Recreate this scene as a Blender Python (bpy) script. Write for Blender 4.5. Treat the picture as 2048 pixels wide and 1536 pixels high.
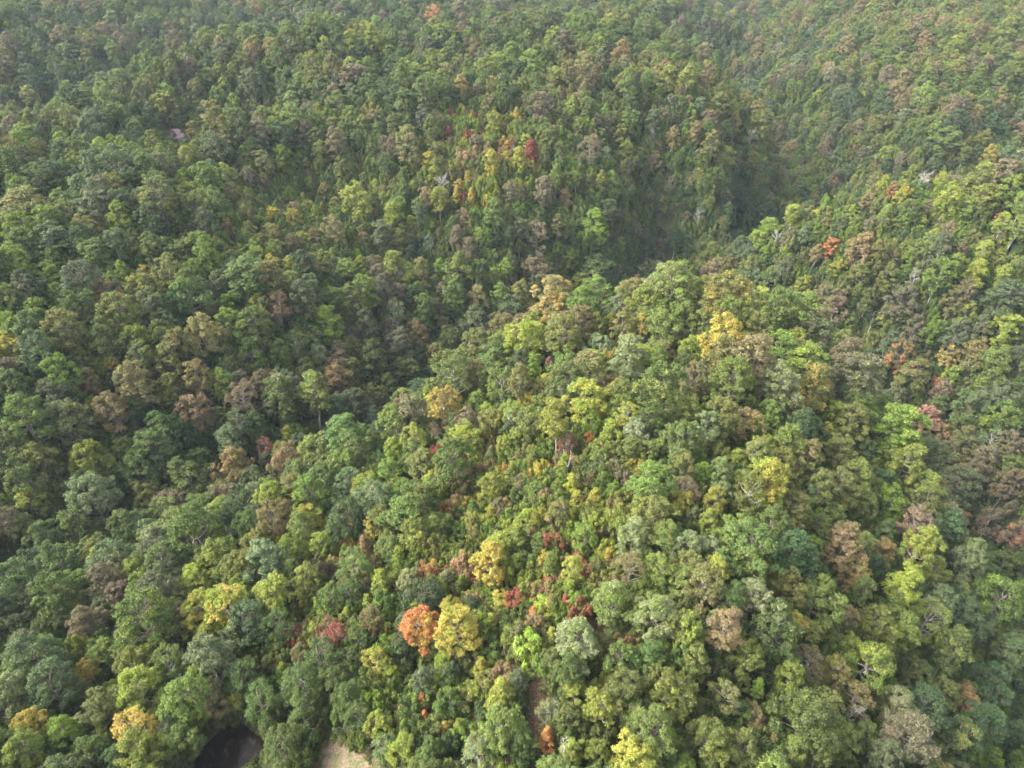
import bpy, math, random
import numpy as np

SC = bpy.context.scene
for o in list(bpy.data.objects):
    bpy.data.objects.remove(o)

# ---------------------------------------------------------------- camera
PITCH = math.radians(38.0)
CAMZ = 170.0
F = 1384.0                      # focal length in photo pixels (2048 wide)
cam = bpy.data.cameras.new('camera')
cam.sensor_width = 36.0
cam.lens = F / 2048.0 * 36.0
cam.clip_start = 0.5
cam.clip_end = 9000.0
camo = bpy.data.objects.new('camera', cam)
camo.location = (0, 0, CAMZ)
camo.rotation_euler = (math.pi / 2 - PITCH, 0, 0)
SC.collection.objects.link(camo)
SC.camera = camo

# ---------------------------------------------------------------- sky, sun, exposure
SUN_EL, SUN_AZ = math.radians(45.0), math.radians(-93.0)   # azimuth measured from +Y (ahead) to +X (right)
world = bpy.data.worlds.new('World')
SC.world = world
world.use_nodes = True
nt = world.node_tree
nt.nodes.clear()
wo = nt.nodes.new('ShaderNodeOutputWorld')
bg = nt.nodes.new('ShaderNodeBackground')
sky = nt.nodes.new('ShaderNodeTexSky')
sky.sky_type = 'NISHITA'
sky.sun_disc = False
sky.sun_elevation = SUN_EL
sky.sun_rotation = SUN_AZ
sky.dust_density = 5.0
sky.air_density = 1.0
sky.ozone_density = 1.0
hs = nt.nodes.new('ShaderNodeHueSaturation')      # thin high cloud greys the sky
hs.inputs['Saturation'].default_value = 0.33
nt.links.new(sky.outputs[0], hs.inputs['Color'])
nt.links.new(hs.outputs[0], bg.inputs['Color'])
bg.inputs['Strength'].default_value = 0.15
nt.links.new(bg.outputs[0], wo.inputs[0])

sun = bpy.data.lights.new('sun', 'SUN')
sun.energy = 1.15
sun.angle = math.radians(20)
sun.color = (1.0, 0.95, 0.87)
suno = bpy.data.objects.new('sun', sun)
suno.rotation_euler = (math.pi / 2 - SUN_EL, 0, math.pi - SUN_AZ)
suno.location = (0, 0, 400)
SC.collection.objects.link(suno)

SC.view_settings.view_transform = 'Standard'
SC.view_settings.look = 'None'
SC.view_settings.gamma = 1.0
SC.view_settings.exposure = 2.38
SC.cycles.max_bounces = 5
SC.cycles.diffuse_bounces = 3
SC.cycles.transmission_bounces = 3
SC.cycles.volume_bounces = 0
SC.cycles.use_denoising = True

# ---------------------------------------------------------------- pixels <-> space
SP, CP = math.sin(PITCH), math.cos(PITCH)

def ray(u, v):
    """direction from the camera through photo pixel (u, v); component along the axis is 1"""
    a = (np.asarray(u, float) - 1024.0) / F
    b = (768.0 - np.asarray(v, float)) / F
    return a, CP + b * SP, -SP + b * CP

def project(x, y, z):
    z = z - CAMZ
    d = y * CP - z * SP
    up = y * SP + z * CP
    return 1024 + F * x / d, 768 - F * up / d, d

def point_at(u, v, dz):
    """point of the pixel's ray lying dz below the camera"""
    a, b, c = ray(u, v)
    t = dz / c
    return a * t, b * t

# ---------------------------------------------------------------- terrain: height of the forest roof at control points
CTRL = [  # photo u, v, height of canopy relative to the camera
    # near spur crest
    (1150, 1530, -82), (1180, 1200, -79), (1230, 920, -79), (1340, 720, -82), (1420, 600, -87),
    (1000, 1536, -84), (700, 1536, -88), (700, 1200, -91), (850, 1000, -93), (1000, 800, -93), (1180, 640, -92),
    (1500, 1200, -82), (1500, 900, -81), (1550, 700, -86), (1350, 1480, -83),
    # its right flank
    (1620, 680, -94), (1720, 850, -99), (1820, 1030, -106), (1900, 1200, -114), (1960, 1400, -119), (1750, 1300, -95), (1650, 1500, -90),
    # left valley
    (640, 880, -129), (340, 905, -125), (0, 1000, -118), (840, 735, -138), (-300, 1040, -114),
    (560, 1020, -104), (230, 1090, -104), (0, 1300, -99), (250, 1400, -96), (0, 1536, -95), (-300, 1500, -94), (430, 1480, -95), (450, 1200, -98),
    # left hill
    (0, 800, -106), (300, 750, -112), (600, 750, -121), (0, 600, -95), (300, 560, -100), (600, 560, -110), (800, 520, -120),
    (0, 450, -88), (400, 440, -96), (0, 300, -82), (400, 330, -89), (-300, 500, -86), (-300, 200, -76),
    (700, 390, -110), (820, 470, -120), (590, 290, -99), (400, 200, -81), (150, 250, -85),
    # upper left ridge and the hollow behind it
    (200, 150, -78), (600, 80, -71), (0, 50, -84), (820, 140, -78),
    # middle hill
    (1000, 560, -131), (1150, 530, -139), (1000, 450, -119), (1000, 320, -99), (900, 250, -91), (1000, 200, -86), (1100, 100, -77), (1000, 40, -73),
    (1200, 300, -101), (1200, 420, -121), (1330, 450, -138), (1250, 160, -82), (1350, 110, -79), (1420, 180, -88), (1460, 250, -98), (1430, 380, -122), (1300, 50, -76),
    # valleys on the right
    (1460, 470, -152), (1530, 345, -143), (1575, 250, -133), (1520, 150, -126), (1440, 80, -117), (1500, 40, -110), (1480, 8, -108),
    (1620, 320, -137), (1750, 275, -121), (2048, 240, -110), (2300, 230, -104),
    # right spur
    (2048, 345, -90), (1850, 350, -95), (1700, 400, -109), (1580, 440, -118), (2300, 320, -86),
    (1700, 500, -121), (1900, 480, -110), (1800, 620, -135), (2048, 560, -117), (2000, 760, -141), (2300, 700, -118), (2300, 950, -137),
    # upper right hill
    (1600, 110, -103), (1800, 100, -92), (2048, 100, -87), (1650, 220, -118), (1850, 200, -101), (2048, 0, -76), (1800, 0, -83), (1600, 0, -92), (1680, 50, -93), (2400, 50, -76),
]
BROW = [  # brows of slopes that fall away out of sight: photo u, v, height, then (metres further away, metres lower) ...
    (620, 868, -114, (20, 12)), (720, 806, -113, (26, 18)), (844, 720, -112, (32, 26)), (970, 628, -106, (35, 30)), (1056, 585, -102, (38, 34)), (1192, 563, -95, (40, 34), (75, 56)), (1312, 531, -91, (42, 34), (80, 62)),
    (1420, 530, -91, (42, 34), (80, 64)), (1512, 543, -93, (42, 36), (78, 64)), (1590, 590, -95, (40, 36), (66, 62)), (1649, 630, -99, (44, 40), (70, 55)),
    (1700, 690, -102, (44, 41), (66, 51)), (1765, 755, -106, (42, 39), (62, 48)), (1820, 812, -111, (38, 37), (56, 44)), (1880, 880, -116, (34, 33), (48, 38)),
    (1960, 1000, -121, (30, 34), (46, 50)), (2030, 1150, -125, (28, 32), (42, 44)),
    (1290, 15, -75, (60, 28)), (1384, 62, -78, (55, 32)), (1464, 125, -85, (50, 38)), (1505, 170, -92, (45, 36)), (1530, 225, -100, (36, 32)),
    (2048, 305, -86, (48, 40)), (1850, 312, -92, (48, 42)), (1750, 345, -98, (44, 40)), (1660, 350, -106, (40, 36)), (1590, 390, -116, (34, 26)), (1520, 430, -130, (25, 16)),
    (640, 15, -70, (60, 26)), (480, 42, -73, (55, 28)), (330, 75, -77, (50, 28)), (230, 115, -80, (45, 26)), (150, 160, -84, (40, 24)), (60, 200, -88, (34, 20)), (-40, 230, -90, (34, 18)),
    (850, 30, -72, (60, 24)), (1000, 15, -72, (60, 26)),
    (560, 200, -84, (36, 16)), (700, 130, -78, (40, 16)), (400, 260, -88, (30, 12)),
]
_c = []
for u, v, dz in CTRL:
    x, y = point_at(u, v, dz)
    _c.append((float(x), float(y), float(dz)))
for u, v, dz, *more in BROW:
    x, y = (float(q) for q in point_at(u, v, dz))
    _c.append((x, y, float(dz)))
    L_ = math.hypot(x, y)
    for e_, dr in more:
        _c.append((x * (1 + e_ / L_), y * (1 + e_ / L_), float(dz - dr)))
for x, y, dz in [(-700, 900, -80), (-300, 800, -95), (0, 850, -75), (350, 900, -100), (700, 900, -70), (-900, 400, -90), (900, 400, -80),
                 (-700, 0, -95), (700, 0, -110), (-500, -300, -95), (500, -300, -110), (0, -300, -85), (-250, 0, -90), (300, 0, -150), (150, 20, -140),
                 (-500, 1500, -90), (500, 1500, -80), (0, 60, -82), (0, -60, -82), (-130, 560, -92), (-420, 620, -82), (-150, 700, -85), (150, 600, -95), (60, 720, -90), (280, 720, -88), (480, 640, -78)]:
    _c.append((x, y, dz))
_c = np.array(_c)

def _phi(r2):
    return 0.5 * r2 * np.log(np.maximum(r2, 1e-9))

_P = _c[:, :2] / 100.0
_K = _phi(((_P[:, None] - _P[None]) ** 2).sum(2)) + np.eye(len(_P)) * 0.004
_A = np.zeros((len(_P) + 3,) * 2)
_A[:len(_P), :len(_P)] = _K
_A[:len(_P), len(_P)] = 1
_A[:len(_P), len(_P) + 1:] = _P
_A[len(_P):, :len(_P)] = _A[:len(_P), len(_P):].T
_W = np.linalg.solve(_A, np.concatenate([_c[:, 2], np.zeros(3)]))
CANOPY = 18.0                   # mean height of the forest roof above the ground

def ground(x, y):
    x = np.atleast_1d(np.asarray(x, float)); y = np.atleast_1d(np.asarray(y, float))
    q = np.stack([x, y], 1) / 100.0
    out = np.empty(len(q))
    for i in range(0, len(q), 20000):
        s = q[i:i + 20000]
        r2 = ((s[:, None] - _P[None]) ** 2).sum(2)
        out[i:i + 20000] = _phi(r2) @ _W[:len(_P)] + _W[len(_P)] + s @ _W[len(_P) + 1:]
    out = np.where(out < -112, -112 + 1.28 * (out + 112), out)
    far = np.clip((np.hypot(x, y - 300) - 750) / 500, 0, 1)
    roll = -88 + 22 * np.sin(x / 170 + 1.3) * np.cos(y / 210) + 10 * np.sin((x + y) / 90)
    out = out * (1 - far) + roll * far
    out += 0.8 * np.sin(x / 11 + 2 * np.sin(y / 17)) + 0.6 * np.sin(y / 8.5 + x / 23)
    return out + CAMZ - CANOPY

def cast(u, v, h):
    """where the ray through pixel (u, v) comes down to h metres above the ground"""
    u = np.atleast_1d(np.asarray(u, float)); v = np.atleast_1d(np.asarray(v, float))
    h = np.broadcast_to(np.asarray(h, float), u.shape)
    a, b, c = ray(u, v)
    t = np.full(len(u), 40.0)
    done = np.zeros(len(u), bool)
    for _ in range(420):
        gap = CAMZ + c * t - ground(a * t, b * t) - h
        hit = gap < 0.02
        done |= hit
        t = np.where(done, t, t + np.clip(gap * 0.5, 0.25, 12))
        if done.all():
            break
    return a * t, b * t, t

# ---------------------------------------------------------------- materials
def mat_new(name):
    m = bpy.data.materials.new(name)
    m.use_nodes = True
    n = m.node_tree
    n.nodes.clear()
    return m, n.nodes, n.links

def N(nodes, t, **kw):
    n = nodes.new(t)
    for k, v in kw.items():
        setattr(n, k, v)
    return n

def mixc(nodes, links, fac, a, b, blend='MIX'):
    m = N(nodes, 'ShaderNodeMix', data_type='RGBA', blend_type=blend)
    for s, v in ((0, fac), (6, a), (7, b)):
        if isinstance(v, (int, float)):
            m.inputs[s].default_value = v
        elif isinstance(v, tuple):
            m.inputs[s].default_value = v + (1,)
        else:
            links.new(v, m.inputs[s])
    return m.outputs[2]

def math_(nodes, links, op, a, b=0.0, clamp=False):
    m = N(nodes, 'ShaderNodeMath', operation=op, use_clamp=clamp)
    for s, v in ((0, a), (1, b)):
        if isinstance(v, (int, float)):
            m.inputs[s].default_value = v
        else:
            links.new(v, m.inputs[s])
    return m.outputs[0]

def leaf_material():
    m, n, l = mat_new('leaf')
    out = N(n, 'ShaderNodeOutputMaterial')
    t1 = N(n, 'ShaderNodeAttribute', attribute_type='INSTANCER', attribute_name='tint')
    t2 = N(n, 'ShaderNodeAttribute', attribute_type='INSTANCER', attribute_name='tint2')
    lv = N(n, 'ShaderNodeAttribute', attribute_type='GEOMETRY', attribute_name='leafv')    # per leaf
    cv = N(n, 'ShaderNodeAttribute', attribute_type='GEOMETRY', attribute_name='clumpv')   # per spray of leaves
    tc = N(n, 'ShaderNodeTexCoord')
    no = N(n, 'ShaderNodeTexNoise', noise_dimensions='4D')
    oi = N(n, 'ShaderNodeObjectInfo')
    w = math_(n, l, 'MULTIPLY', oi.outputs['Random'], 40.0)
    l.new(w, no.inputs['W'])
    l.new(tc.outputs['Object'], no.inputs['Vector'])
    no.inputs['Scale'].default_value = 1.3
    no.inputs['Detail'].default_value = 2.0
    f = math_(n, l, 'SUBTRACT', no.outputs['Fac'], 0.5)
    f = math_(n, l, 'MULTIPLY', f, 4.5)
    c5 = math_(n, l, 'SUBTRACT', cv.outputs['Fac'], 0.35)
    f = math_(n, l, 'ADD', f, math_(n, l, 'MULTIPLY', c5, 0.8))
    f = math_(n, l, 'ADD', f, math_(n, l, 'MULTIPLY', math_(n, l, 'SUBTRACT', lv.outputs['Fac'], 0.5), 0.35), clamp=True)
    f = math_(n, l, 'ADD', f, 0.0, clamp=True)
    col = mixc(n, l, f, t1.outputs['Color'], t2.outputs['Color'])
    val = math_(n, l, 'ADD', math_(n, l, 'MULTIPLY', lv.outputs['Fac'], 0.62), 0.62)
    val = math_(n, l, 'ADD', val, math_(n, l, 'MULTIPLY', cv.outputs['Fac'], 0.24))
    hv = N(n, 'ShaderNodeHueSaturation')
    l.new(col, hv.inputs['Color'])
    l.new(val, hv.inputs['Value'])
    hue = math_(n, l, 'ADD', math_(n, l, 'MULTIPLY', cv.outputs['Fac'], -0.016), 0.508)
    l.new(hue, hv.inputs['Hue'])
    pb = N(n, 'ShaderNodeBsdfPrincipled')
    l.new(hv.outputs[0], pb.inputs['Base Color'])
    pb.inputs['Roughness'].default_value = 0.55
    pb.inputs['Specular IOR Level'].default_value = 0.18
    tr = N(n, 'ShaderNodeBsdfTranslucent')
    tcol = mixc(n, l, 1.0, hv.outputs[0], (1.0, 1.0, 0.55), 'MULTIPLY')
    l.new(tcol, tr.inputs['Color'])
    mx = N(n, 'ShaderNodeMixShader')
    mx.inputs[0].default_value = 0.32
    l.new(pb.outputs[0], mx.inputs[1])
    l.new(tr.outputs[0], mx.inputs[2])
    l.new(mx.outputs[0], out.inputs[0])
    return m

def bark_material(name, c1, c2, rough=0.9):
    m, n, l = mat_new(name)
    out = N(n, 'ShaderNodeOutputMaterial')
    tc = N(n, 'ShaderNodeTexCoord')
    mp = N(n, 'ShaderNodeMapping')
    mp.inputs['Scale'].default_value = (6, 6, 1.2)
    l.new(tc.outputs['Object'], mp.inputs['Vector'])
    no = N(n, 'ShaderNodeTexNoise')
    no.inputs['Scale'].default_value = 2.5
    no.inputs['Detail'].default_value = 5
    l.new(mp.outputs[0], no.inputs['Vector'])
    cr = N(n, 'ShaderNodeValToRGB')
    cr.color_ramp.elements[0].position = 0.35
    cr.color_ramp.elements[1].position = 0.65
    cr.color_ramp.elements[0].color = c1 + (1,)
    cr.color_ramp.elements[1].color = c2 + (1,)
    l.new(no.outputs['Fac'], cr.inputs[0])
    pb = N(n, 'ShaderNodeBsdfPrincipled')
    pb.inputs['Roughness'].default_value = rough
    pb.inputs['Specular IOR Level'].default_value = 0.2
    l.new(cr.outputs[0], pb.inputs['Base Color'])
    l.new(pb.outputs[0], out.inputs[0])
    return m

def ground_material():
    m, n, l = mat_new('forest_floor')
    out = N(n, 'ShaderNodeOutputMaterial')
    tc = N(n, 'ShaderNodeTexCoord')
    n1 = N(n, 'ShaderNodeTexNoise'); n1.inputs['Scale'].default_value = 0.5; n1.inputs['Detail'].default_value = 8
    n2 = N(n, 'ShaderNodeTexNoise'); n2.inputs['Scale'].default_value = 4.0; n2.inputs['Detail'].default_value = 8
    for k in (n1, n2):
        l.new(tc.outputs['Object'], k.inputs['Vector'])
    r1 = N(n, 'ShaderNodeValToRGB')
    e = r1.color_ramp.elements
    e[0].position, e[0].color = 0.45, (0.040, 0.055, 0.020, 1)
    e[1].position, e[1].color = 0.75, (0.075, 0.062, 0.032, 1)
    l.new(n1.outputs['Fac'], r1.inputs[0])
    r2 = N(n, 'ShaderNodeValToRGB')
    e = r2.color_ramp.elements
    e[0].position, e[0].color = 0.35, (0.55, 0.55, 0.55, 1)
    e[1].position, e[1].color = 0.70, (1.7, 1.6, 1.55, 1)
    l.new(n2.outputs['Fac'], r2.inputs[0])
    col = mixc(n, l, 1.0, r1.outputs[0], r2.outputs[0], 'MULTIPLY')
    al = N(n, 'ShaderNodeAttribute', attribute_type='GEOMETRY', attribute_name='litter')
    lit = mixc(n, l, 1.0, (0.135, 0.082, 0.058), r2.outputs[0], 'MULTIPLY')
    col = mixc(n, l, al.outputs['Fac'], col, lit)
    at = N(n, 'ShaderNodeAttribute', attribute_type='GEOMETRY', attribute_name='meadow')
    n3 = N(n, 'ShaderNodeTexNoise'); n3.inputs['Scale'].default_value = 0.8; n3.inputs['Detail'].default_value = 6
    l.new(tc.outputs['Object'], n3.inputs['Vector'])
    r3 = N(n, 'ShaderNodeValToRGB')
    e = r3.color_ramp.elements
    e[0].position, e[0].color = 0.38, (0.085, 0.095, 0.038, 1)
    e[1].position, e[1].color = 0.60, (0.165, 0.125, 0.088, 1)
    l.new(n3.outputs['Fac'], r3.inputs[0])
    grass = mixc(n, l, 0.6, r3.outputs[0], mixc(n, l, 1.0, r3.outputs[0], r2.outputs[0], 'MULTIPLY'))
    col = mixc(n, l, at.outputs['Fac'], col, grass)
    pb = N(n, 'ShaderNodeBsdfPrincipled')
    pb.inputs['Roughness'].default_value = 0.95
    pb.inputs['Specular IOR Level'].default_value = 0.1
    l.new(col, pb.inputs['Base Color'])
    bp = N(n, 'ShaderNodeBump'); bp.inputs['Strength'].default_value = 0.6; bp.inputs['Distance'].default_value = 0.3
    l.new(n2.outputs['Fac'], bp.inputs['Height'])
    l.new(bp.outputs[0], pb.inputs['Normal'])
    l.new(pb.outputs[0], out.inputs[0])
    return m

def water_material():
    m, n, l = mat_new('muddy_water')
    out = N(n, 'ShaderNodeOutputMaterial')
    tc = N(n, 'ShaderNodeTexCoord')
    no = N(n, 'ShaderNodeTexNoise'); no.inputs['Scale'].default_value = 0.9; no.inputs['Detail'].default_value = 8; no.inputs['Roughness'].default_value = 0.7
    l.new(tc.outputs['Object'], no.inputs['Vector'])
    r = N(n, 'ShaderNodeValToRGB')
    e = r.color_ramp.elements
    e[0].position, e[0].color = 0.52, (0.010, 0.007, 0.004, 1)
    e[1].position, e[1].color = 0.70, (0.060, 0.046, 0.032, 1)
    l.new(no.outputs['Fac'], r.inputs[0])
    pb = N(n, 'ShaderNodeBsdfPrincipled')
    pb.inputs['Roughness'].default_value = 0.07
    pb.inputs['IOR'].default_value = 1.33
    pb.inputs['Specular IOR Level'].default_value = 0.2
    l.new(r.outputs[0], pb.inputs['Base Color'])
    n2 = N(n, 'ShaderNodeTexNoise'); n2.inputs['Scale'].default_value = 3.0
    l.new(tc.outputs['Object'], n2.inputs['Vector'])
    bp = N(n, 'ShaderNodeBump'); bp.inputs['Strength'].default_value = 0.1; bp.inputs['Distance'].default_value = 0.05
    l.new(n2.outputs['Fac'], bp.inputs['Height'])
    l.new(bp.outputs[0], pb.inputs['Normal'])
    l.new(pb.outputs[0], out.inputs[0])
    return m

M_LEAF = leaf_material()
M_BARK = bark_material('bark', (0.10, 0.08, 0.06), (0.30, 0.26, 0.21))
M_PALE = bark_material('pale_bark', (0.16, 0.14, 0.115), (0.34, 0.31, 0.27))
M_DEAD = bark_material('bleached_wood', (0.20, 0.185, 0.165), (0.44, 0.42, 0.39))
M_GROUND = ground_material()
M_WATER = water_material()

# ---------------------------------------------------------------- ground sheet
def region_pt(reg, zx, zy):
    ox, oy, s = reg
    return ox + zx / s, oy + zy / s

REG = {1: (0, 0, 2.0), 2: (1024, 0, 2.0), 3: (0, 512, 2.926), 4: (680, 512, 2.926), 5: (1348, 512, 2.926),
       6: (0, 1024, 2.926), 7: (680, 1024, 2.926), 8: (1348, 1024, 2.926)}

def outline(reg, pts):
    uv = [region_pt(REG[reg], a, b) for a, b in pts]
    x, y, t = cast([p[0] for p in uv], [p[1] for p in uv], 0.0)
    return np.stack([x, y], 1)

POND = outline(6, [(1010, 1640), (1060, 1540), (1190, 1380), (1300, 1275), (1400, 1215), (1470, 1280), (1560, 1340), (1520, 1420), (1400, 1500), (1350, 1640)])
MEADOW = outline(6, [(1830, 1700), (1830, 1560), (1850, 1400), (1900, 1255), (1960, 1240), (2040, 1330), (2160, 1400), (2200, 1560), (2200, 1700)])

def poly_dist(poly, x, y):
    """signed distance to a polygon, negative inside"""
    x = np.asarray(x, float); y = np.asarray(y, float)
    d = np.full(x.shape, 1e9); ins = np.zeros(x.shape, bool)
    n = len(poly)
    for i in range(n):
        ax, ay = poly[i]; bx, by = poly[(i + 1) % n]
        ex, ey = bx - ax, by - ay
        t = np.clip(((x - ax) * ex + (y - ay) * ey) / (ex * ex + ey * ey), 0, 1)
        d = np.minimum(d, np.hypot(x - ax - t * ex, y - ay - t * ey))
        cond = ((ay > y) != (by > y)) & (x < (bx - ax) * (y - ay) / (by - ay + 1e-12) + ax)
        ins ^= cond
    return np.where(ins, -d, d)

POND_C = POND.mean(0)
POND_Z = float(ground([POND_C[0]], [POND_C[1]])[0])
_ground0 = ground
def ground(x, y):
    z = _ground0(x, y)
    x = np.atleast_1d(np.asarray(x, float)); y = np.atleast_1d(np.asarray(y, float))
    near = (np.abs(x - POND_C[0]) < 60) & (np.abs(y - POND_C[1]) < 60)
    if near.any():
        d = poly_dist(POND, x[near], y[near])
        w = 1 - np.clip(d / 14.0, 0, 1) ** 1
        w = w * w * (3 - 2 * w)
        bank = POND_Z + np.clip(d * 0.25, -0.9, 0.6)
        z[near] = z[near] * (1 - w) + bank * w
    return z

def grid_axis(lo, hi, step, reach):
    a = list(np.arange(lo, hi + 0.1, step))
    s, v = step, a[-1]
    while v < reach:
        s *= 1.25; v += s; a.append(v)
    s, v = step, a[0]
    while v > -reach:
        s *= 1.25; v -= s; a.insert(0, v)
    return np.array(a)

def mesh_from(name, verts, faces, k):
    """verts (n,3), faces (m,k) arrays -> mesh"""
    me = bpy.data.meshes.new(name)
    me.vertices.add(len(verts)); me.vertices.foreach_set('co', np.ascontiguousarray(verts, np.float32).ravel())
    me.loops.add(faces.size); me.loops.foreach_set('vertex_index', np.ascontiguousarray(faces, np.int32).ravel())
    me.polygons.add(len(faces))
    me.polygons.foreach_set('loop_start', np.arange(0, faces.size, k, dtype=np.int32))
    me.polygons.foreach_set('loop_total', np.full(len(faces), k, np.int32))
    me.update(calc_edges=True)
    return me

def link(name, me, parent=None):
    o = bpy.data.objects.new(name, me)
    SC.collection.objects.link(o)
    if parent is not None:
        o.parent = parent
    return o

BARE = [outline(7, p) for p in ([(1530, 70), (1580, 70), (1580, 180), (1535, 190)], [(1470, 610), (1570, 620), (1560, 700), (1480, 710)],
        [(1110, 970), (1190, 970), (1190, 1080), (1160, 1190), (1165, 1380), (1125, 1380), (1120, 1120)], [(910, 1400), (1010, 1400), (1010, 1500), (920, 1500)],
        [(1590, 1310), (1640, 1310), (1620, 1420), (1585, 1420)])] + [outline(4, [(1930, 560), (2000, 560), (1990, 680), (1930, 670)])]

gx = grid_axis(-420, 420, 4.0, 4500)
gy = grid_axis(-20, 700, 4.0, 4500)
fine = grid_axis(-70, 10, 1.0, 1)
gx = np.unique(np.round(np.concatenate([gx, np.arange(-75, 15, 1.0)]), 2))
gy = np.unique(np.round(np.concatenate([gy, np.arange(20, 75, 1.0)]), 2))
GX, GY = np.meshgrid(gx, gy)
gz = ground(GX.ravel(), GY.ravel())
gv = np.stack([GX.ravel(), GY.ravel(), gz], 1)
nx, ny = len(gx), len(gy)
ii = (np.arange(ny - 1)[:, None] * nx + np.arange(nx - 1)[None]).ravel()
gf = np.stack([ii, ii + 1, ii + nx + 1, ii + nx], 1)
gme = mesh_from('ground', gv, gf, 4)
gme.polygons.foreach_set('use_smooth', np.ones(len(gf), bool))
md = np.clip(0.5 - poly_dist(MEADOW, gv[:, 0], gv[:, 1]) / 3.0, 0, 1)
at = gme.attributes.new('meadow', 'FLOAT', 'POINT'); at.data.foreach_set('value', md.astype(np.float32))
ld = np.zeros(len(gv))
for b_ in BARE:
    m_ = (np.abs(gv[:, 0] - b_[:, 0].mean()) < 30) & (np.abs(gv[:, 1] - b_[:, 1].mean()) < 30)
    ld[m_] = np.maximum(ld[m_], np.clip(0.5 - poly_dist(b_, gv[m_, 0], gv[m_, 1]) / 4.0, 0, 1))
gme.attributes.new('litter', 'FLOAT', 'POINT').data.foreach_set('value', ld.astype(np.float32))
gme.materials.append(M_GROUND)
go = link('ground', gme); go['kind'] = 'structure'

cen = POND_C
pv = [(cen[0], cen[1], POND_Z)]
pp = []
for i in range(len(POND)):
    a, b = POND[i], POND[(i + 1) % len(POND)]
    for k in range(4):
        q = a + (b - a) * k / 4
        q = cen + (q - cen) * (1.06 + 0.03 * math.sin(i * 2.1 + k))
        pv.append((q[0], q[1], POND_Z))
pf = [(0, i, i % (len(pv) - 1) + 1) for i in range(1, len(pv))]
pme = bpy.data.meshes.new('pond_water'); pme.from_pydata(pv, [], pf); pme.materials.append(M_WATER)
po = link('pond_water', pme); po['kind'] = 'structure'

# ---------------------------------------------------------------- tree prototypes (radius of the crown = 1, base at the origin)
def tubes(segs, sides=6):
    """segs: list of (p0, p1, r0, r1) -> verts, quads"""
    V, Fq, b = [], [], 0
    ang = np.arange(sides) * 2 * math.pi / sides
    ca, sa = np.cos(ang)[:, None], np.sin(ang)[:, None]
    for p0, p1, r0, r1 in segs:
        p0 = np.asarray(p0, float); p1 = np.asarray(p1, float)
        d = p1 - p0
        L = np.linalg.norm(d)
        if L < 1e-6:
            continue
        d = d / L
        h = np.array([1.0, 0, 0]) if abs(d[0]) < 0.7 else np.array([0, 1.0, 0])
        u = np.cross(d, h); u /= np.linalg.norm(u)
        w = np.cross(d, u)
        V.append(p0 + (ca * u + sa * w) * r0)
        V.append(p1 + (ca * u + sa * w) * r1)
        i = np.arange(sides); j = (i + 1) % sides
        Fq.append(np.stack([b + i, b + j, b + sides + j, b + sides + i], 1))
        b += 2 * sides
    return np.concatenate(V), np.concatenate(Fq)

def bend(rng, a, b, r0, r1, n=4, wob=0.08):
    """a crooked limb from a to b as a chain of segments"""
    a = np.asarray(a, float); b = np.asarray(b, float)
    L = np.linalg.norm(b - a)
    pts = [a]
    for i in range(1, n):
        t = i / n
        p = a + (b - a) * t
        p = p + rng.normal(0, wob * L, 3) * math.sin(math.pi * t) + np.array([0, 0, -0.10 * L * math.sin(math.pi * t)]) * 0.6
        pts.append(p)
    pts.append(b)
    return [(pts[i], pts[i + 1], r0 + (r1 - r0) * i / n, r0 + (r1 - r0) * (i + 1) / n) for i in range(n)]

def leaves(rng, C, R, per, size, flat=0.8, low=-0.35, spread=0.5):
    """C (k,3) spray centres, R (k) radii -> quads with the two colour-variation values"""
    k = len(C)
    n = k * per
    idx = np.repeat(np.arange(k), per)
    z = rng.uniform(low, 1.0, n)
    a = rng.uniform(0, 2 * math.pi, n)
    s = np.sqrt(np.maximum(0, 1 - z * z))
    d = np.stack([s * np.cos(a), s * np.sin(a), z], 1)
    rad = R[idx] * (1.0 - spread * rng.random(n) ** 1.5) * (1 + 0.20 * rng.normal(0, 1, n))
    p = C[idx] + d * rad[:, None] * np.array([1, 1, flat])
    nrm = d + rng.normal(0, 0.55, (n, 3)) + np.array([0, 0, 0.35])
    nrm /= np.linalg.norm(nrm, axis=1)[:, None]
    h = rng.normal(0, 1, (n, 3))
    u = np.cross(nrm, h); u /= np.linalg.norm(u, axis=1)[:, None] + 1e-9
    w = np.cross(nrm, u)
    sz = size * rng.uniform(0.6, 1.35, n)[:, None]
    u = u * sz; w = w * sz * rng.uniform(0.45, 0.8, n)[:, None]
    V = np.stack([p - u, p - w * 0.9 + u * 0.1, p + u, p + w], 1).reshape(-1, 3)
    Fq = np.arange(4 * n).reshape(n, 4)
    cvr = rng.random(k)
    return V, Fq, rng.random(n), cvr[idx]

PROF = {
    'round': lambda t: (1 - abs(2 * t - 0.75) ** 2.3 / 1.9) if t < 0.375 else math.sqrt(max(0.0, 1 - ((t - 0.375) / 0.66) ** 2)),
    'oval': lambda t: max(0.12, math.sin(math.pi * (0.13 + 0.82 * t)) ** 0.7),
    'cone': lambda t: max(0.08, (1 - t) ** 0.75 * (0.55 + 0.45 * min(1, t * 5))),
    'flat': lambda t: 0.95 if t < 0.5 else math.sqrt(max(0, 1 - ((t - 0.5) / 0.6) ** 2)),
}
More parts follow.
